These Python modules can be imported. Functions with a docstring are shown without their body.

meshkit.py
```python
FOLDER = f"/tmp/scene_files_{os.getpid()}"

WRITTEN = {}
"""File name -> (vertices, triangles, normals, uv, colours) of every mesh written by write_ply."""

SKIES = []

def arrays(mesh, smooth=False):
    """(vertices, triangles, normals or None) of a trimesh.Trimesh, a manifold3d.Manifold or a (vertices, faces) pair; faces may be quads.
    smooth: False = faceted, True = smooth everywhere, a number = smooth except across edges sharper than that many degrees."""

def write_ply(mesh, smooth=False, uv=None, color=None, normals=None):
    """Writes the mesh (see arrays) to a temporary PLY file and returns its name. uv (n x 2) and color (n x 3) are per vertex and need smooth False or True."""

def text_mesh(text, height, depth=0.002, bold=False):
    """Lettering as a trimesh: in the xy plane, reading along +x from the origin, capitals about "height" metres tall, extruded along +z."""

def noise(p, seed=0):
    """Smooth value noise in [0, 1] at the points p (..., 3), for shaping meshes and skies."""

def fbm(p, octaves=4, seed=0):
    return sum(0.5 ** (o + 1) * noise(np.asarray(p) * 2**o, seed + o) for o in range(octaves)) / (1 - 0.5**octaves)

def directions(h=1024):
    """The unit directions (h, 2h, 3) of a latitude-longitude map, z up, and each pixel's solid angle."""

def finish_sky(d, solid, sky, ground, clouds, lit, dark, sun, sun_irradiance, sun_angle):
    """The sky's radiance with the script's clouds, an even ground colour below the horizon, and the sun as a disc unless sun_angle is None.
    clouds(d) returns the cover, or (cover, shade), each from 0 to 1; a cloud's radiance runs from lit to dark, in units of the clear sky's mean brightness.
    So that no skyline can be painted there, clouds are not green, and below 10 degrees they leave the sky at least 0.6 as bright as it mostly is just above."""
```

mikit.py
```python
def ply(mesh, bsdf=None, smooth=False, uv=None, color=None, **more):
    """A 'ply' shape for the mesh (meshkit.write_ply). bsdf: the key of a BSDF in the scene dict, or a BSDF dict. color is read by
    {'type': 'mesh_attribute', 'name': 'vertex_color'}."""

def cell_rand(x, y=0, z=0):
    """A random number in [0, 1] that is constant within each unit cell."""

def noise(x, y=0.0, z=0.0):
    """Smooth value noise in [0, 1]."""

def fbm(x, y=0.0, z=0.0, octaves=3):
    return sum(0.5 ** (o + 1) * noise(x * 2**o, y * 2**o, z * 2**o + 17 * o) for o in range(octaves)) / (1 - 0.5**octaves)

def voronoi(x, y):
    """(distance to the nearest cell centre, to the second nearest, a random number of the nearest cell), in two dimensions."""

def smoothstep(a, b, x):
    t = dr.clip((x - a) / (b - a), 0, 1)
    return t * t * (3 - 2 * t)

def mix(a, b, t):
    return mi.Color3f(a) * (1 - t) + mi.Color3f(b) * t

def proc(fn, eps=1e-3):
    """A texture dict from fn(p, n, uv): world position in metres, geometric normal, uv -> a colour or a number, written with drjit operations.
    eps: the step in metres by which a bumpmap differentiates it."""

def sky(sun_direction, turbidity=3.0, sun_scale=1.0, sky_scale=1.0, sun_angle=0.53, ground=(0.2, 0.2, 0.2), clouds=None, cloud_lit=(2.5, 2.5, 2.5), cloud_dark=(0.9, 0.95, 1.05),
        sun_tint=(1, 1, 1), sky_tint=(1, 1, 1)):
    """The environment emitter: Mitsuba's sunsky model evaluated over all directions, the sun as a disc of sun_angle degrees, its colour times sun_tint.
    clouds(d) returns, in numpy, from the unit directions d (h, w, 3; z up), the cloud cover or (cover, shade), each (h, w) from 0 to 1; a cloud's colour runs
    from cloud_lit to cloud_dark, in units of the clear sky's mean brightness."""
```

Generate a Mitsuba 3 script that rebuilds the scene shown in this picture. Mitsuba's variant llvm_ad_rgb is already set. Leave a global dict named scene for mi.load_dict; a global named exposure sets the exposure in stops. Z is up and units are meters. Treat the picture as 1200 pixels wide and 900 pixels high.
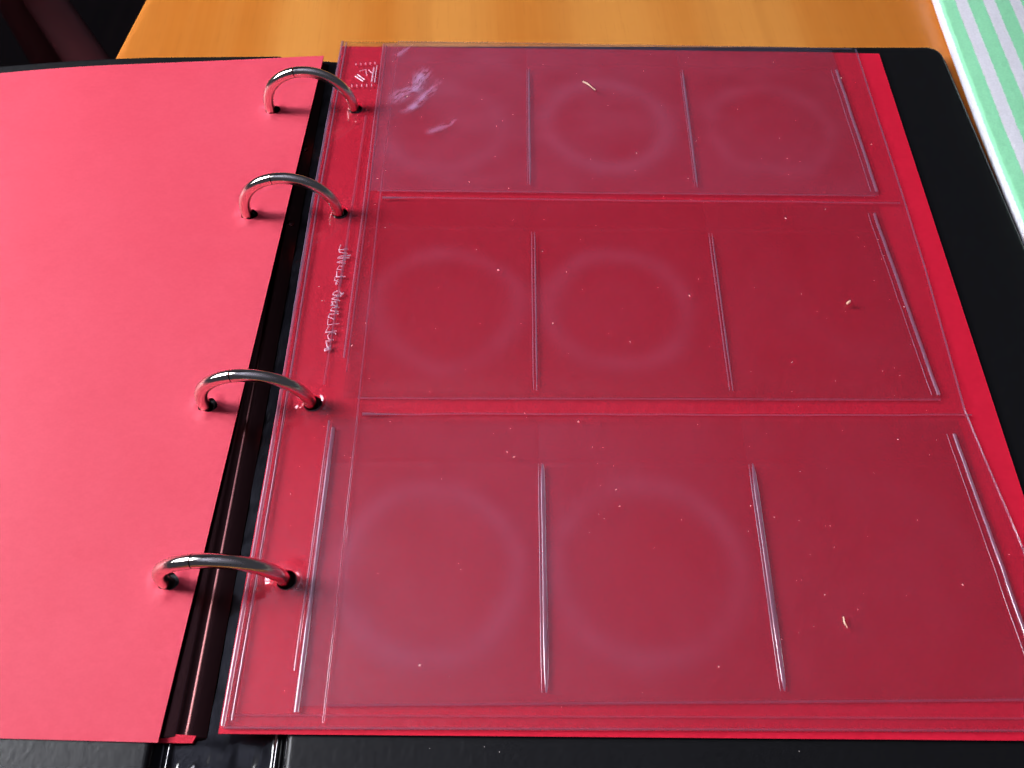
import math
import numpy as np, trimesh, manifold3d as m3, mitsuba as mi, drjit as dr, shapely
from shapely.geometry import Polygon, Point
import mikit, meshkit
from mikit import noise, fbm, smoothstep, mix

T = mi.ScalarTransform4f
scene, labels = {}, {}
MM = 0.001
rng = np.random.default_rng(7)

# ---------------------------------------------------------------- camera, light, exposure
exposure = 0.0
PITCH, YAW, ROLL, EYE = 1.03899773, 0.0588991399, -0.0542217014, np.array([0, 0, 0.174371265])
fwd = np.array([math.sin(YAW) * math.cos(PITCH), math.cos(YAW) * math.cos(PITCH), -math.sin(PITCH)])
rx = np.array([math.cos(YAW), -math.sin(YAW), 0])
dn = np.cross(fwd, rx)
up = -(-math.sin(ROLL) * rx + math.cos(ROLL) * dn)
scene['camera'] = {'type': 'thinlens', 'fov': 2 * math.degrees(math.atan(600 / 950)), 'fov_axis': 'x', 'near_clip': 0.01, 'far_clip': 20.0,
                   'aperture_radius': 0.00055, 'focus_distance': 0.205,
                   'to_world': T().look_at(origin=EYE.tolist(), target=(EYE + fwd).tolist(), up=up.tolist())}
# the bounced daylight of the room
scene['room_light'] = {'type': 'constant', 'radiance': {'type': 'rgb', 'value': [0.042, 0.042, 0.055]}}
# the window on the left, the light that throws the ring shadows to the right
WINDOW_L = [46, 46.5, 49]     # the left window
WINDOW2_L = [12.5, 12.7, 15]  # a second, duller one, added ahead-left for ring and weld highlights


# ---------------------------------------------------------------- helpers (lengths in millimetres)
def add(key, mesh, bsdf, smooth=False, **more):
    base, n = key, 0
    while key in scene:
        n += 1
        key = f'{base}_{n:03d}'
    if hasattr(mesh, 'to_mesh'):
        a = mesh.to_mesh()
        mesh = trimesh.Trimesh(np.array(a.vert_properties[:, :3]), np.array(a.tri_verts), process=False)
    mesh = mesh.copy()
    mesh.apply_scale(MM)
    scene[key] = mikit.ply(mesh, bsdf, smooth=smooth, **more)
    return key


def tag(key, label, cat=None, group=None, kind=None):
    d = {'label': label} if label else {}
    if cat: d['category'] = cat
    if group: d['group'] = group
    if kind: d['kind'] = kind
    labels[key] = d


def tm(man):
    a = man.to_mesh()
    return trimesh.Trimesh(np.array(a.vert_properties[:, :3]), np.array(a.tri_verts), process=False)


def cs(poly):
    polys = []
    for g in getattr(poly, 'geoms', [poly]):
        polys += [np.array(g.exterior.coords)[:-1]] + [np.array(i.coords)[:-1] for i in g.interiors]
    return m3.CrossSection(polys, m3.FillRule.EvenOdd)


def slab(poly, z0, z1, refine=None, warp=None):
    m = cs(poly).extrude(z1 - z0).translate([0, 0, z0])
    if refine: m = m.refine_to_length(refine)
    t = tm(m)
    if warp: t.vertices = warp(np.array(t.vertices))
    return t


def skin(poly, refine, zf):
    """The upper face of the outline, finely divided, at the height zf(x, y)."""
    t = slab(poly, 0, 1, refine)
    t.update_faces(t.face_normals[:, 2] > 0.5)
    t.remove_unreferenced_vertices()
    v = np.array(t.vertices)
    v[:, 2] = zf(v[:, 0], v[:, 1])
    t.vertices = v
    return t


def sheet(xs, ys, zf):
    X, Y = np.meshgrid(xs, ys)
    Z = zf(X, Y)
    nx = len(xs)
    i, j = np.meshgrid(np.arange(len(ys) - 1), np.arange(nx - 1), indexing='ij')
    a = (i * nx + j).ravel()
    f = np.vstack([np.c_[a, a + 1, a + nx + 1], np.c_[a, a + nx + 1, a + nx]])
    return trimesh.Trimesh(np.c_[X.ravel(), Y.ravel(), Z.ravel()], f, process=False)


def tube(pts, r, sides=10, flat=1.0, caps=True, upv=(0, 0, 1)):
    """A tube along the points; r one radius or one each; flat squashes it along the up vector."""
    p = np.asarray(pts, float)
    n = len(p)
    r = np.broadcast_to(np.asarray(r, float), (n,))
    t = np.gradient(p, axis=0)
    t /= np.linalg.norm(t, axis=1, keepdims=True)
    u = np.broadcast_to(np.asarray(upv, float), (n, 3)) if np.ndim(upv) == 1 else np.asarray(upv, float)
    a = np.cross(t, u)
    a /= np.linalg.norm(a, axis=1, keepdims=True)
    b = np.cross(a, t)
    ang = np.arange(sides) * 2 * np.pi / sides
    v = p[:, None] + r[:, None, None] * (np.cos(ang)[None, :, None] * a[:, None] + flat * np.sin(ang)[None, :, None] * b[:, None])
    i, j = np.meshgrid(np.arange(n - 1), np.arange(sides), indexing='ij')
    q = np.stack([i * sides + j, i * sides + (j + 1) % sides, (i + 1) * sides + (j + 1) % sides, (i + 1) * sides + j], -1).reshape(-1, 4)
    f = np.vstack([q[:, [0, 1, 2]], q[:, [0, 2, 3]]])
    v = v.reshape(-1, 3)
    if caps:
        c0, c1 = len(v), len(v) + 1
        v = np.vstack([v, p[:1], p[-1:]])
        k = np.arange(sides)
        f = np.vstack([f, np.c_[(k + 1) % sides, k, k * 0 + c0], np.c_[k + (n - 1) * sides, (k + 1) % sides + (n - 1) * sides, k * 0 + c1]])
    m = trimesh.Trimesh(v, f, process=False)
    m.fix_normals() if len(f) < 400 else None
    return m


def rounded(x0, x1, y0, y1, r):
    return shapely.box(x0 + r, y0 + r, x1 - r, y1 - r).buffer(r, quad_segs=10) if r > 0 else shapely.box(x0, y0, x1, y1)


def line(a, b, n):
    return np.linspace(np.asarray(a, float), np.asarray(b, float), n)


def ss(a, b, x):
    t = np.clip((x - a) / (b - a), 0, 1)
    return t * t * (3 - 2 * t)


def nz(x, y, s, seed=0):
    return meshkit.fbm(np.stack([x / s, y / s, 0 * x + 3.7], -1), 3, seed) - 0.5


# ---------------------------------------------------------------- materials
def P(fn, eps=1e-4): return mikit.proc(fn, eps)


def rgb(*v): return {'type': 'rgb', 'value': list(v)}


def mm(p): return p.x * 1000, p.y * 1000


def wood_col(p, n, uv):
    x, y = mm(p)
    xx = x + 6 * (noise(x * 0.01, y * 0.004) - 0.5) + 0.035 * y
    band = noise(xx / 26.0, y / 900.0, 3.1)
    band2 = noise(xx / 9.0, y / 500.0, 9.7)
    fine = noise(xx / 1.6, y / 160.0, 5.0)
    fine2 = noise(xx / 0.5, y / 60.0, 8.0)
    t = dr.clip(0.66 * band + 0.24 * band2 + 0.07 * fine + 0.03 * fine2, 0, 1)
    t = smoothstep(0.25, 0.75, t)
    c = mix((0.60, 0.24, 0.046), (0.48, 0.145, 0.016), t)
    pore = smoothstep(0.78, 0.9, noise(xx / 0.45, y / 9.0, 31.0)) * 0.1
    c = mix(c, (0.33, 0.10, 0.015), pore)
    late = smoothstep(0.66, 0.9, noise(xx / 6.0, y / 700.0, 21.0)) * 0.2
    return mix(c, (0.36, 0.10, 0.012), late)


def paper(col, col2):
    def fn(p, n, uv):
        x, y = mm(p)
        f = noise(x / 0.35, y / 0.22, 1.0) * 0.5 + noise(x / 1.1, y / 0.8, 4.0) * 0.5
        cloud = 0.6 * fbm(x / 40, y / 40, 2.0) + 0.4 * fbm(x / 6, y / 5, 6.0)
        return mix(col, col2, dr.clip(0.5 * f + 0.7 * (cloud - 0.25), 0, 1))
    return fn


def paper_bump(p, n, uv):
    x, y = mm(p)
    return 0.00002 * (noise(x / 0.3, y / 0.3, 1.0) + noise(x / 0.9, y / 0.7, 4.0))


def paper_bsdf(a, b):
    return {'type': 'twosided', 'bsdf': {'type': 'bumpmap', 'tex': P(paper_bump), 'scale': 1.0,
            'bsdf': {'type': 'principled', 'base_color': P(paper(a, b)), 'roughness': 0.6, 'specular': 0.22}}}


def vinyl_bump(p, n, uv):
    x, y = mm(p)
    return 0.00005 * fbm(x / 0.9, y / 1.1, p.z * 900) + 0.00012 * noise(x / 14, y / 22, 2.0)


def towel_col(p, n, uv):
    s = uv.x * 1000
    w = s + 0.2 * (noise(uv.x * 1400, uv.y * 1400, 2.0) - 0.5) + 0.25 * (noise(uv.x * 4000, uv.y * 4000, 7.0) - 0.5)
    q = w - 4.6
    ph = q / 9.3 - dr.floor(q / 9.3)
    green = smoothstep(0.0, 0.05, ph) * (1 - smoothstep(0.56, 0.62, ph)) * smoothstep(4.4, 4.8, w)
    f = 0.95 + 0.1 * noise(uv.x * 2300, uv.y * 2300, 3.0)
    return mix((0.66, 0.66, 0.70), (0.27, 0.67, 0.39), green) * f * 0.93


def floor_col(p, n, uv):
    g = noise(p.x * 60, p.y * 6)
    return mix((0.016, 0.007, 0.006), (0.026, 0.011, 0.010), g)


scene['wood'] = {'type': 'principled', 'base_color': P(wood_col), 'roughness': 0.32, 'specular': 0.45}
scene['red_paper'] = paper_bsdf((0.53, 0.006, 0.028), (0.60, 0.012, 0.040))
scene['pink_paper'] = paper_bsdf((0.60, 0.046, 0.078), (0.69, 0.075, 0.118))  # same red card; the window wash is painted in as a pinker base
scene['vinyl'] = {'type': 'twosided', 'bsdf': {'type': 'bumpmap', 'tex': P(vinyl_bump, 2e-4), 'scale': 1.0,
                  'bsdf': {'type': 'principled', 'base_color': rgb(0.0035, 0.0035, 0.004), 'roughness': 0.4, 'specular': 0.33}}}
scene['vinyl_gloss'] = {'type': 'twosided', 'bsdf': {'type': 'principled', 'base_color': rgb(0.0035, 0.0035, 0.005), 'roughness': 0.14, 'specular': 0.5}}
scene['nickel'] = {'type': 'twosided', 'bsdf': {'type': 'roughconductor', 'material': 'none', 'specular_reflectance': rgb(0.86, 0.80, 0.72), 'alpha': 0.06}}
scene['dark_plate'] = {'type': 'twosided', 'bsdf': {'type': 'roughconductor', 'material': 'none', 'specular_reflectance': rgb(0.055, 0.022, 0.022), 'alpha': 0.08}}  # reflections of the dark room and red card are put into this reflectance
scene['dark_hole'] = {'type': 'diffuse', 'reflectance': rgb(0.004, 0.003, 0.003)}
scene['terry'] = {'type': 'twosided', 'bsdf': {'type': 'diffuse', 'reflectance': P(towel_col)}}
scene['floor_wood'] = {'type': 'principled', 'base_color': P(floor_col), 'roughness': 0.5}
scene['red_wood'] = {'type': 'principled', 'base_color': rgb(0.10, 0.020, 0.024), 'roughness': 0.4}
scene['frame_white'] = {'type': 'diffuse', 'reflectance': rgb(0.7, 0.7, 0.68)}
scene['ceiling_paint'] = {'type': 'diffuse', 'reflectance': rgb(0.26, 0.27, 0.34)}
scene['fluff'] = {'type': 'twosided', 'bsdf': {'type': 'diffuse', 'reflectance': rgb(0.56, 0.48, 0.45)}}
scene['lint'] = {'type': 'twosided', 'bsdf': {'type': 'diffuse', 'reflectance': rgb(0.58, 0.46, 0.34)}}
scene['clear_rib'] = {'type': 'dielectric', 'int_ior': 1.5}
HAZE = {'type': 'twosided', 'bsdf': {'type': 'principled', 'base_color': rgb(0.56, 0.45, 0.74), 'roughness': 0.35, 'specular': 0.5}}

GLINT = {'type': 'twosided', 'bsdf': {'type': 'principled', 'base_color': rgb(0.30, 0.20, 0.30), 'roughness': 0.13, 'specular': 1.0}}
scene['emboss'] = {'type': 'blendbsdf', 'weight': 0.5, 'a': {'type': 'thindielectric', 'int_ior': 1.5},
    'b': {'type': 'twosided', 'bsdf': {'type': 'principled', 'base_color': rgb(0.62, 0.52, 0.64), 'roughness': 0.15, 'specular': 1.0}}}  # pale base paints the glints into the embossed strokes
scene['weld'] = {'type': 'blendbsdf', 'weight': 0.26, 'a': {'type': 'thindielectric', 'int_ior': 1.75}, 'b': GLINT}
# coin marks in the film: x, y, radius, strength
COINS = [(-14, 193, 18, .5), (36.5, 195, 18.5, 1.1), (88, 194.5, 18.5, .55), (-11, 126, 18.5, .8), (34.5, 125.5, 18, .9),
         (-12.5, 55, 19, 1.25), (35.5, 55, 20, .95), (88, 58, 19, .12)]
SCUFF = [(-24, 211.5, 11, 1.7, 0.95, 1.25), (-20.3, 206.2, 10.5, 1.0, 0.93, 1.15), (-14, 193, 6.5, 0.9, 0.6, .6), (-27.5, 229, 5.5, 0.9, .8, .6)]


def film_haze(p, n, uv):
    x, y = mm(p)
    cloud = fbm(x / 16, y / 16, 1.0)
    h = 0.003 + 0.011 * cloud * cloud + 0.045 * smoothstep(165.5, 167.5, y) * (1.1 - 0.5 * smoothstep(-35, 110, x)) * (0.4 + 1.1 * fbm(x / 22, y / 14, 8.0)) + 0.019 * (1 - smoothstep(90, 93, y)) * (1 - 0.8 * smoothstep(0, 75, x)) * (0.4 + 1.1 * fbm(x / 20, y / 20, 8.0))  # the top-row veil paints reflected room sheen into the haze
    for cx, cy, r, s in COINS:
        d = dr.sqrt(dr.square(x - cx) + dr.square(y - cy)) + 2.8 * (noise(x / 12, y / 12, cx) - 0.5)
        h += 0.028 * s * dr.exp(-dr.square((d - r) / 3.1)) * (0.35 + 1.15 * fbm(x / 13, y / 13, cy))
    for cx, cy, ln, wd, a, s in SCUFF:
        ca, sa = math.cos(a), math.sin(a)
        u, v = (x - cx) * ca + (y - cy) * sa, (y - cy) * ca - (x - cx) * sa
        v = v + 2.2 * (noise(u / 5, 0.5, cx) - 0.5) - 0.03 * u * u * 0.4
        h += 0.30 * s * dr.exp(-dr.square(v / (wd * 1.2))) * smoothstep(ln, ln * 0.5, dr.abs(u)) * smoothstep(0.3, 0.72, fbm(u / 2.4, v / 0.8, cy))
    return dr.clip(h, 0, 0.8)


def base_haze(p, n, uv):
    x, y = mm(p)
    return 0.003 + 0.008 * fbm(x / 12, y / 20, 4.0)


scene['pocket_film'] = {'type': 'blendbsdf', 'weight': P(film_haze), 'a': {'type': 'thindielectric', 'int_ior': 1.5, 'specular_transmittance': 0.915}, 'b': HAZE}
scene['base_film'] = {'type': 'blendbsdf', 'weight': P(base_haze), 'a': {'type': 'thindielectric', 'int_ior': 1.5, 'specular_transmittance': 0.915}, 'b': HAZE}
scene['film_edge'] = {'type': 'blendbsdf', 'weight': 0.045, 'a': {'type': 'thindielectric', 'int_ior': 1.5, 'specular_transmittance': 0.915}, 'b': HAZE}

# ---------------------------------------------------------------- setting: floor, table
fl = trimesh.creation.box((5000, 5000, 20)); fl.apply_translation((0, 800, -750))
add('floor', fl, 'floor_wood'); tag('floor', 'dark brown floor far below the table', kind='structure')

TZ = -6.6   # table top
edge = lambda y: -151.0 + 0.107 * y      # the table's left edge leans a little
prof = Polygon([(edge(-220), -220), (900, -220), (900, 760), (edge(760), 760)]).buffer(-6).buffer(6, quad_segs=6)
tt = []
for k in range(7):          # a rounded-over edge
    a = k / 6 * math.pi / 2
    tt.append(cs(prof.buffer(-4.5 * (1 - math.sin(a)))).extrude(0.01).translate([0, 0, TZ - 4.5 * (1 - math.cos(a))]))
top = m3.Manifold.batch_hull(tt + [cs(prof).extrude(0.01).translate([0, 0, TZ - 24])])
add('wooden_table__top', top, 'wood', smooth=40)
add('wooden_table__apron', slab(Polygon([(edge(-180) + 60, -180), (860, -180), (860, 720), (edge(720) + 60, 720)]).difference(Polygon([(edge(-160) + 80, -160), (840, -160), (840, 700), (edge(700) + 80, 700)])), TZ - 104, TZ - 24.05), 'wood')
for lx, ly in ((edge(-140) + 60, -150), (800, -150), (800, 650), (edge(660) + 60, 650)):
    add('wooden_table__leg', slab(shapely.box(lx, ly, lx + 60, ly + 60), -739.9, TZ - 24.1), 'wood')
tag('wooden_table', 'honey coloured wooden table with a rounded edge under the open binder', 'table')

# something of dark red wood low down beside the table
rail = tube(line((-600, 1010, -520), (-230, 480, -520), 12), 26, sides=12)
rail2 = tube(line((-640, 1010, -738), (-640, 1010, -470), 4), 24, sides=12, upv=(0, 1, 0))
rail3 = tube(line((-270, 480, -738), (-270, 480, -470), 4), 24, sides=12, upv=(0, 1, 0))
add('low_stool_frame__rail', rail, 'red_wood', smooth=40)
add('low_stool_frame__leg', rail2, 'red_wood', smooth=40)
add('low_stool_frame__leg', rail3, 'red_wood', smooth=40)
tag('low_stool_frame', 'dark reddish wooden rail in the shadow below the table', 'wooden frame')

# ---------------------------------------------------------------- the window that lights the scene
def window(centre, half_w, half_h, radiance, label):
    c = np.array(centre, float) * 1000
    n = np.array([-c[0], -c[1], 0]); n /= np.linalg.norm(n)
    u = np.cross([0, 0, 1], n)
    M = np.eye(4); M[:3, 0], M[:3, 1], M[:3, 2], M[:3, 3] = u, [0, 0, 1], n, c
    W, H = half_w * 1000, half_h * 1000
    pane = trimesh.Trimesh([[-W, -H, 0], [W, -H, 0], [W, H, 0], [-W, H, 0]], [[0, 1, 2], [0, 2, 3]]); pane.apply_transform(M)
    fr = slab(shapely.box(-W - 50, -H - 50, W + 50, H + 50).difference(shapely.box(-W, -H, W, H)), -30, 30); fr.apply_transform(M)
    key = 'window' if 'window__frame' not in scene else 'window_001'
    add(key + '__pane', pane, 'frame_white', emitter={'type': 'area', 'radiance': rgb(*radiance)})
    add(key + '__frame', fr, 'frame_white')
    tag(key, label, 'window')
window((-1.0, 0.23, 0.80), 0.13, 0.42, WINDOW_L, 'tall bright daylight window standing to the left of the table')
window((-0.92, 0.53, 0.80), 0.11, 0.42, WINDOW2_L, 'duller daylight window ahead and to the left beyond the table')

add('ceiling', trimesh.creation.box((2600, 3000, 30), transform=trimesh.transformations.translation_matrix((290, 400, 1600))), 'ceiling_paint')  # unseen; added overhead only to bounce window light back down
tag('ceiling', 'pale ceiling of the room above the table', kind='structure')

# ---------------------------------------------------------------- ring binder
def left_z(x):               # how far the left side sinks towards its outer edge
    return -5.0 * ss(-118, -230, x)

CT = -2.3                    # top of the covers
# right (back) cover
rc = Polygon([(-40, -14), (154.5, -14), (154.5, 238.6), (-40, 234.2)]).buffer(-5).buffer(5, quad_segs=10)

def board(poly, z0, z1, r=1.3):
    s = []
    for k in range(6):
        a = k / 5 * math.pi / 2
        c = cs(poly.buffer(-r * (1 - math.sin(a)), quad_segs=8))
        s.append(c.extrude(0.002).translate([0, 0, z1 - r * (1 - math.cos(a)) - 0.002]))
        s.append(c.extrude(0.002).translate([0, 0, z0 + r * (1 - math.cos(a))]))
    return m3.Manifold.batch_hull(s)

add('ring_binder__back_cover', board(rc, TZ + 0.05, CT), 'vinyl', smooth=35)
# the thin welded lip that runs round the cover, a little outside the board
lip = rc.buffer(1.6, quad_segs=8).difference(rc.buffer(-0.5))
add('ring_binder__back_cover__welded_lip', slab(lip.intersection(shapely.box(-38, -30, 300, 300)), TZ + 0.9, TZ + 1.9), 'vinyl_gloss')
# left (front) cover, hanging over the table's edge
lc = Polygon([(-66.5, -14), (-300, -26), (-300, 213.5), (-160, 224.2), (-110, 228.0), (-66.5, 229.6)]).buffer(-3).buffer(3, quad_segs=6)
lb = tm(board(lc, TZ + 0.05, CT - 0.6).refine_to_length(14))
v = np.array(lb.vertices); v[:, 2] += left_z(v[:, 0]); lb.vertices = v
add('ring_binder__front_cover', lb, 'vinyl', smooth=35)
# spine between two welded hinge grooves
def spine_z(x, y):
    t = np.clip((x + 68) / 30.0, 0, 1)
    z = -5.3 + 0 * x
    z += 2.3 * (ss(-65.6, -69.0, x) + ss(-41.2, -37.8, x))
    z -= 0.9 * (np.exp(-((x + 65.2) / 0.9) ** 2) + np.exp(-((x + 40.6) / 0.9) ** 2))
    z += 0.9 * np.exp(-((x + 63.6) / 0.7) ** 2) + 0.9 * np.exp(-((x + 42.0) / 0.7) ** 2)
    z += (0.9 * nz(x, y, 9, 4) + 0.5 * nz(x, y, 4, 9)) * (1 + 2.2 * ss(24, 18, y)) * ss(-65, -62, x) * ss(-41, -44, x)
    return z
sp = sheet(np.arange(-67.2, -36.9, 0.33), np.arange(-14, 230.1, 1.2), spine_z)
add('ring_binder__spine', sp, 'vinyl_gloss', smooth=True)
add('ring_binder__spine__underside', slab(shapely.box(-70, -14, -37, 230), TZ + 0.02, TZ + 0.25), 'vinyl')

# ring mechanism: an arched metal plate on the spine
def plate():
    xs = np.concatenate([[-74.5, -74.5], np.linspace(-74.2, -57.0, 25), [-56.6, -56.6]])
    ys = np.concatenate([[21.4, 21.4, 21.5, 21.8], np.linspace(22.3, 227.5, 90), [228.4]])
    X, Y = np.meshgrid(xs, ys)
    u = (X + 65.6) / 9.0
    arch = -4.9 + 1.3 * (1 - np.clip(np.abs(u), 0, 1) ** 2.6)
    groove = -0.55 * np.exp(-((X + 61.2) / 0.55) ** 2)
    Z = arch + groove
    Z = np.where((np.arange(len(xs)) == 0)[None] | (np.arange(len(xs)) == len(xs) - 1)[None], -5.6, Z)
    drop = np.interp(np.arange(len(ys)), [0, 1, 2, 3, 4, len(ys) - 2, len(ys) - 1], [-1.6, -0.9, -0.4, -0.12, 0, 0, -0.6])[:, None]
    Z = Z + drop
    sh = (Y - 21) / 205 * 3.4     # the plate lies a touch askew, like the rings
    nx = len(xs)
    i, j = np.meshgrid(np.arange(len(ys) - 1), np.arange(nx - 1), indexing='ij')
    a = (i * nx + j).ravel()
    f = np.vstack([np.c_[a, a + 1, a + nx + 1], np.c_[a, a + nx + 1, a + nx]])
    return trimesh.Trimesh(np.c_[(X + sh).ravel(), Y.ravel(), Z.ravel()], f, process=False)
add('ring_binder__ring_mechanism', plate(), 'dark_plate', smooth=40)
for y in (188, 158):
    s = trimesh.creation.icosphere(2, 1.0); s.apply_scale((1.2, 1.2, 0.55)); s.apply_translation((-58.9 + (y - 21) / 205 * 3.4, y, -4.3))
    add('ring_binder__ring_mechanism__rivet', s, 'dark_plate', smooth=True)

RINGS = [(-54.9, 202.2), (-55.6, 159.2), (-56.4, 97.2), (-57.2, 53.2)]
RR, RW = 13.0, 1.55
def ring_arc(cx, cy, a0, a1, n):
    a = np.radians(np.linspace(a0, a1, n))
    p = np.c_[cx + RR * np.cos(a), cy + 0 * a, -0.6 + RR * np.sin(a)]
    return tube(p, RW, sides=20, upv=np.c_[np.cos(a), 0 * a, np.sin(a)])
for k, (cx, cy) in enumerate(RINGS):
    key = 'ring_binder__ring' + ('' if k == 0 else f'_{k:03d}')
    add(key + '__half', ring_arc(cx, cy, 205, 102.5, 40), 'nickel', smooth=50)
    add(key + '__half_001', ring_arc(cx, cy, 101.6, -22, 40), 'nickel', smooth=50)
    a = np.radians(np.linspace(102.6, 101.5, 3))
    add(key + '__joint', tube(np.c_[cx + RR * np.cos(a), cy + 0 * a, -0.6 + RR * np.sin(a)], RW * 0.86, sides=16, upv=np.c_[np.cos(a), 0 * a, np.sin(a)]), 'dark_plate', smooth=50)
tag('ring_binder', 'open black vinyl ring binder with four nickel rings lying across the table', 'ring binder')

# ---------------------------------------------------------------- the two red cards
LH = [(cx - 12.6, cy) for cx, cy in RINGS]
RH = [(cx + 13.2, cy) for cx, cy in RINGS]
lp = Polygon([(-65.2, 20.9), (-300, 29.0), (-300, 204.5), (-157.2, 219.6), (-54.2, 228.4)])
for x, y in LH:
    hole = Polygon([(x + 0.2 + 2.35 * math.cos(a) * (1 + 0.07 * math.sin(3 * a + y)), y + 0.15 + 1.9 * math.sin(a) * (1 + 0.09 * math.cos(5 * a + x))) for a in np.linspace(0, 2 * np.pi, 28)[:-1]])
    lp = lp.difference(hole)
def left_warp(v):
    x, y = v[:, 0], v[:, 1]
    v[:, 2] += left_z(x) + 0.35 * nz(x, y, 60, 2) + 0.2 * ss(-80, -60, x)
    for hx, hy in LH:           # the paper curls up a little round each torn hole
        d = np.hypot(x - hx, y - hy)
        v[:, 2] += 0.55 * np.exp(-((d - 2.6) / 1.3) ** 2) * (0.6 + 0.4 * np.sin(3 * np.arctan2(y - hy, x - hx)))
    return v
def fine_card(poly, z0, z1, warp, holes):
    """The card, divided more finely round its holes."""
    near = shapely.union_all([Point(h).buffer(7) for h in holes])
    a = slab(poly.difference(near), z0, z1, 7, warp)
    b = slab(poly.intersection(near), z0, z1, 0.8, warp)
    return trimesh.util.concatenate([a, b])
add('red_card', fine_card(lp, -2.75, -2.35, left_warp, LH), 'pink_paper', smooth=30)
tag('red_card', 'pinkish red card sheet on the left, bright from the window, punched on the rings', 'card sheet')
add('red_card__folded_corner', slab(Polygon([(-66.2, 21.1), (-58.9, 20.9), (-58.4, 22.3), (-65.8, 22.9)]), -4.6, -3.7), 'red_paper')  # small red strip across the near end of the ring plate
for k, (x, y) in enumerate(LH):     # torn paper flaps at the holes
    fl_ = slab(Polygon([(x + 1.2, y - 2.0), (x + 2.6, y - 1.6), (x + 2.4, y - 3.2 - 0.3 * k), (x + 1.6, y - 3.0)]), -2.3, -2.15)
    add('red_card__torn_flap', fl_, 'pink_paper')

rp = Polygon([(-53.3, 22.3), (125.4, 19.3), (131.3, 232.6), (-48.6, 231.8)])
for x, y in RH:
    rp = rp.difference(Point(x + 0.3, y).buffer(2.25))
add('red_card_001', fine_card(rp, -1.6, -1.1, lambda v: (v.__setitem__((slice(None), 2), v[:, 2] + 0.3 * nz(v[:, 0], v[:, 1], 70, 5)), v)[1], [(x + 0.5, y) for x, y in RH]), 'red_paper', smooth=30)
tag('red_card_001', 'deep red card sheet on the right lying under the clear pocket page', 'card sheet')
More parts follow.
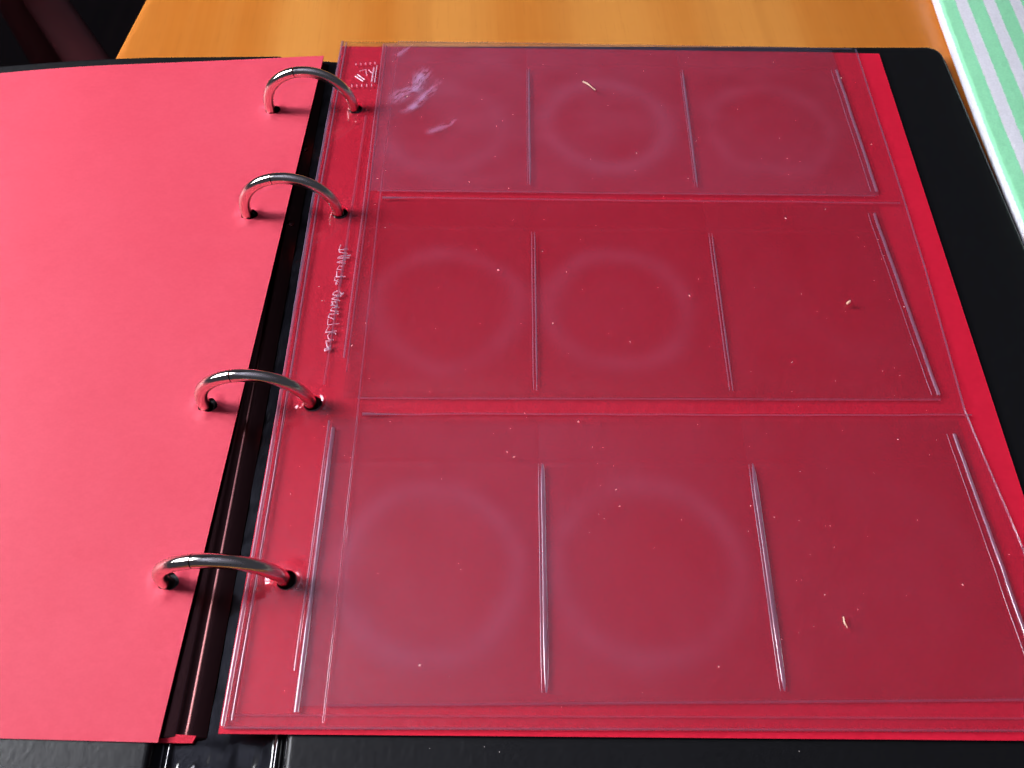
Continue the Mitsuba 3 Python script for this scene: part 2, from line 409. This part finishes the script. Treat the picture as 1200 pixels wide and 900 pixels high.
# filler card under it, the same sheet of card folded back
rp2 = Polygon([(-49, 24), (123, 21), (129, 231), (-45, 230)])
for x, y in RH: rp2 = rp2.difference(Point(x + 0.5, y).buffer(3.2))
add('red_card_001__backing', slab(rp2, -2.28, -1.75), 'red_paper')

# ---------------------------------------------------------------- the clear coin pocket page
base = Polygon([(-52.6, 23.2), (121.0, 21.0), (121.6, 60), (118.8, 95.5), (121.8, 163.5), (123.2, 234.2), (-48.4, 233.4), (-50.4, 158), (-51.3, 79)])
outline = base
for x, y in RH: base = base.difference(Point(x + 0.35, y).buffer(2.15, quad_segs=10))
def base_z(x, y):
    z = -0.55 + 0.55 * nz(x, y, 38, 1) + 0.25 * nz(x, y, 9, 3)
    for hx, hy in RH:
        d = np.hypot(x - hx - .6, y - hy)
        z = z + 0.45 * np.exp(-((d - 3.2) / 1.2) ** 2) * (0.6 + 0.5 * np.sin(2 * np.arctan2(y - hy, x - hx) + 1))
    return z + 0.25
near = shapely.union_all([Point(h).buffer(8) for h in RH])
bm = trimesh.util.concatenate([skin(base.difference(near), 3.2, base_z), skin(base.intersection(near), 0.7, base_z)])
add('coin_pocket_page__backing_film', bm, 'base_film', smooth=True)

DIV = [12.2, 62.0]
ROWS = [dict(y0=167.0, y1=232.6, d0=169.5, d1=221.3, fold=222.5, xr=(113.9, 114.3)),
        dict(y0=98.3, y1=163.4, d0=100.6, d1=152.0, fold=153.3, xr=(111.4, 113.2)),
        dict(y0=27.2, y1=93.0, d0=29.3, d1=80.6, fold=80.8, xr=(114.0, 115.9))]
def fine_axis(a, b, step, marks, w=1.6, fs=0.22):
    xs = [np.arange(a, b, step), [b]]
    for m_ in marks: xs.append(np.arange(max(a, m_ - w), min(b, m_ + w), fs))
    return np.unique(np.round(np.concatenate(xs), 3))
def film_z(r, k):
    xs_ = [-31.5] + DIV + [r['xr'][0]]
    def f(x, y):
        b = 0 * x
        for a, c in zip(xs_[:-1], xs_[1:]):
            t = np.clip((x - a) / (c - a), 0, 1)
            b = np.maximum(b, np.clip(4 * t * (1 - t), 0, 1) ** 0.5)
        ty = np.clip((y - r['y0']) / 6, 0, 1)
        z = 0.12 + 0.55 * b * ss(0, 1, ty) * (0.75 + 0.8 * nz(x, y, 30, 11 + k))
        z = z + 0.25 * nz(x, y, 12, 20 + k) * b + 0.10 * nz(x, y, 4, 30 + k) * b
        z = z + 0.07 * np.exp(-((y - r['fold']) / 0.8) ** 2) * (1 + 2 * nz(x, y, 20, 77))
        for cx, cy, rad, s in COINS:        # the rim each coin has pressed into the film
            d = np.hypot(x - cx, y - cy)
            z = z + 0.10 * s * np.exp(-((d - rad) / 2.6) ** 2)
        return z + base_z(x, y) + 0.08
    return f
for k, r in enumerate(ROWS):
    key = 'coin_pocket_page__pocket_row' + ('' if k == 0 else f'_{k:03d}')
    f = film_z(r, k)
    x1 = r['xr'][1] + 0.5
    fx = fine_axis(-38.4 if k == 2 else -35.5 if k == 1 else -34.6, x1, 2.0, DIV + [-31.5])
    fy = fine_axis(r['y0'], r['y1'], 2.0, [r['fold'], r['y0'] + .5])
    add(key, sheet(fx, fy, f), 'pocket_film', smooth=True)
    # bottom weld and the open lip at the top
    def along(xs, y, dz): return np.c_[xs, 0 * xs + y, f(xs, 0 * xs + y) + dz]
    xs = np.arange(-32, x1, 1.5)
    add(key + '__bottom_weld', tube(along(xs, r['y0'], 0.0), 0.30 + 0.10 * nz(xs, xs * 0, 6, 40 + k), 8, 0.7), 'film_edge', smooth=50)
    xs = np.arange(-29.8, 121.2 if k else 122, 1.5)
    lz = base_z(xs, 0 * xs + r['y1']) + 0.30
    add(key + '__open_lip', tube(np.c_[xs, r['y1'] + 0.9 * nz(xs, xs * 0, 22, 44 + k) + (0.9 if k else 0.8), lz], 0.26, 8, 0.8), 'film_edge', smooth=50)
    # the glinting crease at the left end of the lip
    if k:
        xs = np.linspace(-30.4, -21, 24)
        add(key + '__lip_crease', tube(np.c_[xs, r['y1'] + 0.7 + 0 * xs, base_z(xs, 0 * xs + r['y1']) + 0.4], 0.46 * np.linspace(1, 0.15, 24), 12, 0.9), 'weld', smooth=60)
    # upright welds between the pockets: two close ridges
    for x in DIV:
        xa, xb = (x - 0.3, x + 0.5) if x < 40 else (x - 0.9, x + 0.8)
        for dx, rr in (((-0.5, 0.14), (0.25, 0.38)), ((-0.5, 0.22), (0.35, 0.26)), ((-0.6, 0.24), (0.3, 0.62)))[k]:
            p = line((xa + dx, r['d0'], 0), (xb + dx, r['d1'], 0), 60)
            p[:, 2] = f(p[:, 0], p[:, 1]) + 0.04
            rad = rr * (1 - 0.7 * np.exp(-np.arange(60) / 2.5) - 0.7 * np.exp(-np.arange(60)[::-1] / 2.5)) * (1 + 0.5 * nz(p[:, 1], p[:, 0], 6, 90 + k))
            add(key + '__weld', tube(p, rad, 14, 0.6), 'weld', smooth=60)
    for dx, rr in ((-1.6, 0.13), (0.2, 0.45)):
        p = line((r['xr'][1] + dx, r['d0'] - 1, 0), (r['xr'][0] + dx, r['d1'] + (8 if k else 1), 0), 90)
        p[:, 0] += 0.25 * nz(p[:, 1], p[:, 1] * 0, 5, 50 + k)
        p[:, 2] = base_z(p[:, 0], p[:, 1]) + 0.35 + 0.12 * nz(p[:, 1], p[:, 1] * 0, 2.5, 60 + k)
        add(key + '__side_weld', tube(p, rr, 12, 0.75), 'weld', smooth=60)
# the ridges of the punched strip
def ridge(name, pts, r, mat='weld', dz=0.2, n=160, flat=0.7, wob=0.12):
    pts = np.asarray(pts, float)
    y = np.linspace(pts[0, 1], pts[-1, 1], n)
    x = np.interp(y if y[0] < y[-1] else -y, pts[:, 1] if y[0] < y[-1] else -pts[:, 1], pts[:, 0]) + wob * nz(y, y * 0, 14, int(abs(pts[0, 0]) * 7) % 90)
    rad = r * (0.85 + 0.5 * (nz(y, y * 0, 18, 5) + .2))
    add('coin_pocket_page__' + name, tube(np.c_[x, y, base_z(x, y) + dz], rad, 12, flat), mat, smooth=60)
ridge('strip_ridge', [(-32.6, 24), (-31.7, 80), (-31.2, 158), (-29.9, 233.6)], 0.26, 'film_edge')
ridge('strip_ridge', [(-36.4, 110), (-35.5, 158), (-34.6, 232)], 0.34)
ridge('strip_ridge', [(-35.4, 106), (-34.4, 160), (-33.6, 231)], 0.24, 'film_edge')
ridge('strip_ridge', [(-38.1, 26), (-37.4, 68), (-37.0, 90)], 0.62)
ridge('strip_ridge', [(-39.4, 34), (-38.6, 68), (-38.2, 92)], 0.32)
ridge('strip_ridge', [(-40.5, 102), (-38.9, 150), (-37.7, 198)], 0.45, 'film_edge')
ridge('edge_bead', [(-52.3, 23.6), (-51.0, 79), (-50.1, 158), (-48.1, 233)], 0.55)
ridge('edge_bead', [(-50.6, 24.6), (-49.4, 79), (-48.6, 158), (-46.8, 232.6)], 0.34)
xs = np.arange(-52, 121, 1.5)
add('coin_pocket_page__edge_bead', tube(np.c_[xs, 23.3 - (xs + 52) * 2.1 / 173, base_z(xs, 23.3 + 0 * xs) + 0.12], 0.3, 8, 0.8), 'film_edge', smooth=50)
add('coin_pocket_page__edge_bead', tube(np.c_[xs + 1, 25.6 - (xs + 52) * 2.1 / 173, base_z(xs, 25.6 + 0 * xs) + 0.12], 0.22, 8, 0.8), 'film_edge', smooth=50)
ys = np.arange(22, 234, 1.5)
rx_ = np.interp(ys, [22, 60, 95.5, 140, 163.5, 234], [121, 121.6, 118.9, 121.2, 121.8, 123.1])
add('coin_pocket_page__edge_bead', tube(np.c_[rx_, ys, base_z(rx_, ys) + 0.15], 0.3, 8, 0.9), 'film_edge', smooth=50)

# embossed marks on the punched strip: a small sign near the top ring and a line of worn lettering
def stroke(pts, r=0.17):
    p = np.array([(x, y, 0) for x, y in pts], float)
    q = np.vstack([line(a, b, 4)[:-1] for a, b in zip(p[:-1], p[1:])] + [p[-1:]])
    q[:, 2] = base_z(q[:, 0], q[:, 1]) + 0.12
    return tube(q, r, 6, 0.9)
em = []
for i in range(5): em.append(stroke([(-42.8 + 1.5 * i, 222.2 + 0.2 * i), (-42.7 + 1.5 * i, 221.3 + 0.2 * i)], 0.26))
for i in range(5): em.append(stroke([(-43.3 + 1.55 * i, 212.2 + 0.1 * i), (-43.2 + 1.55 * i, 211.0 + 0.1 * i)], 0.24))
em += [stroke([(-42.6, 216.4), (-39.9, 213.8)], .26), stroke([(-42.0, 217.2), (-39.4, 214.6)], .2), stroke([(-41.4, 218.6), (-39.5, 219.6), (-38.9, 216.4)], .2),
       stroke([(-38.6, 219.4), (-37.4, 217.8)], .2), stroke([(-36.9, 220.6), (-37.2, 213.6)], .3), stroke([(-36.0, 221.6), (-36.2, 213.4)], .22)]
add('coin_pocket_page__embossed_sign', trimesh.util.concatenate(em), 'emboss', smooth=60)
em, y = [], 112.2
r2 = np.random.default_rng(3)
while y < 146:
    h, wl = 1.5 + 1.4 * r2.random(), 0.8 + 0.9 * r2.random()
    x0 = -41.4 + (y - 112) * 0.02
    kind = r2.integers(4)
    if kind == 0: pts = [(x0 + h / 2 + h / 2 * math.cos(a), y + wl / 2 + wl / 2 * math.sin(a)) for a in np.linspace(0, 2 * np.pi, 9)]
    elif kind == 1: pts = [(x0 + h, y), (x0, y), (x0, y + wl)]
    elif kind == 2: pts = [(x0 + h, y), (x0, y + 0.2), (x0 + 0.6, y + wl), (x0 + h, y + wl)]
    else: pts = [(x0 + h / 2 + h / 2 * math.cos(a), y + wl / 2 + wl / 2 * math.sin(a)) for a in np.linspace(0.6, 4.8, 7)]
    pts = [(a_ + r2.normal(0, 0.28), b_ + r2.normal(0, 0.28)) for a_, b_ in pts]
    em.append(stroke(pts, 0.16 + 0.12 * r2.random()))
    y += wl + 0.55 + (1.6 if r2.random() < 0.12 else 0)
add('coin_pocket_page__embossed_lettering', trimesh.util.concatenate(em), 'emboss', smooth=60)
tag('coin_pocket_page', 'clear plastic coin page with nine empty square pockets and hazy round coin marks', 'coin page')

# ---------------------------------------------------------------- dust and lint on the page
dust = []
for _ in range(230):
    x, y = rng.uniform(-46, 118), rng.uniform(26, 230)
    if rng.random() < 0.06: x, y = rng.uniform(-66, 110), rng.uniform(10, 20)
    s = 0.06 + 0.13 * rng.random() ** 4 * (1 + 1.2 * (rng.random() < 0.1))
    b = trimesh.creation.icosphere(1, s)
    b.apply_scale((1 + rng.random(), 0.7 + rng.random() * .6, 0.7))
    b.apply_transform(trimesh.transformations.rotation_matrix(rng.uniform(0, 6.28), (0, 0, 1)))
    z = 0.75 + base_z(np.array([x]), np.array([y]))[0] if y > 22 else (CT + 0.1 if x > -38 else -5.0)
    if y > 22 and x < -34: z -= 0.6
    b.apply_translation((x, y, z)); dust.append(b)
add('dust', trimesh.util.concatenate(dust), 'fluff'); tag('dust', 'pale specks of dust scattered over the clear pocket page', 'dust', kind='stuff')
for pts, r, lab in (([(30.0, 214.2), (31.6, 213.0), (32.6, 211.6), (33.8, 210.2)], 0.32, 'cream coloured lint thread lying on the top middle pocket'),
                    ([(76.6, 44.2), (76.5, 43.0), (76.9, 41.8)], 0.22, 'short pale lint hair lying on the lower right pocket'),
                    ([(95.9, 127.2), (96.6, 127.6), (97.1, 128.2)], 0.42, 'small white crumb of lint on the middle right pocket')):
    p = np.array([(x, y, base_z(np.array([x]), np.array([y]))[0] + 1.15) for x, y in pts])
    u = np.linspace(0, len(p) - 1, 14)
    p = np.c_[[np.interp(u, np.arange(len(p)), p[:, k]) for k in range(3)]].T
    key = add('lint_fibre', tube(p, r * (0.75 + 0.25 * np.sin(u * 2.1)), 7), 'lint', smooth=60)
    tag(key, lab, 'lint')

# ---------------------------------------------------------------- striped towel
tk = np.array([(172, 420), (166.5, 330), (160.2, 266), (158.4, 232), (157.0, 205), (156.2, 180), (155.6, 158), (155.6, 135), (156.5, 100), (158, 40), (160, -40)], float)
tk = tk[::-1]
ty_ = np.arange(-40, 420, 0.55)
tx = np.interp(ty_, tk[:, 1], tk[:, 0])
tx = np.convolve(np.pad(tx, 20, 'edge'), np.ones(41) / 41, 'valid')
sv = np.concatenate([np.linspace(0, 5, 24), np.arange(5.5, 70, 0.5)])
S, Y = np.meshgrid(sv, ty_)
hgt = 7.0
rr = 3.4
ang = np.clip(S / rr, 0, np.pi)
prof_x = np.where(S < rr * np.pi * 0.75, -rr * np.sin(ang), -rr * np.sin(np.pi * .75) + (S - rr * np.pi * .75))
X0 = tx[:, None] + rr + np.where(S < rr * np.pi * 0.75, -rr * np.sin(ang), -rr * np.sin(np.pi * .75) + (S - rr * np.pi * .75))
Z0 = TZ + rr - rr * np.cos(np.minimum(ang, np.pi * .75)) + np.maximum(S - rr * np.pi * .75, 0) * 0.13 * np.exp(-np.maximum(S - 12, 0) / 30)
Z0 = Z0 + 1.2 * nz(X0, Y, 30, 71) * ss(3, 9, S)
fz = (meshkit.noise(np.stack([S / 0.9, Y / 0.9, 0 * S], -1), 5) - .5) * 0.15 + (meshkit.noise(np.stack([S / 2.1, Y / 2.1, 0 * S], -1), 6) - .5) * 0.06
nxv, nzv = np.where(S < rr * np.pi * .75, -np.sin(ang), 0), np.where(S < rr * np.pi * .75, -np.cos(ang), 1.0)
X0, Z0 = X0 + nxv * fz, np.maximum(Z0 + nzv * fz, TZ + 0.1)
nx = len(sv)
i, j = np.meshgrid(np.arange(len(ty_) - 1), np.arange(nx - 1), indexing='ij')
a = (i * nx + j).ravel()
tw = trimesh.Trimesh(np.c_[X0.ravel(), Y.ravel(), Z0.ravel()], np.vstack([np.c_[a, a + 1, a + nx + 1], np.c_[a, a + nx + 1, a + nx]]), process=False)
add('striped_towel', tw, 'terry', smooth=True, uv=np.c_[(S - 2.2).ravel() * MM, Y.ravel() * MM])
tag('striped_towel', 'green and white striped cotton towel lying right of the binder', 'towel')
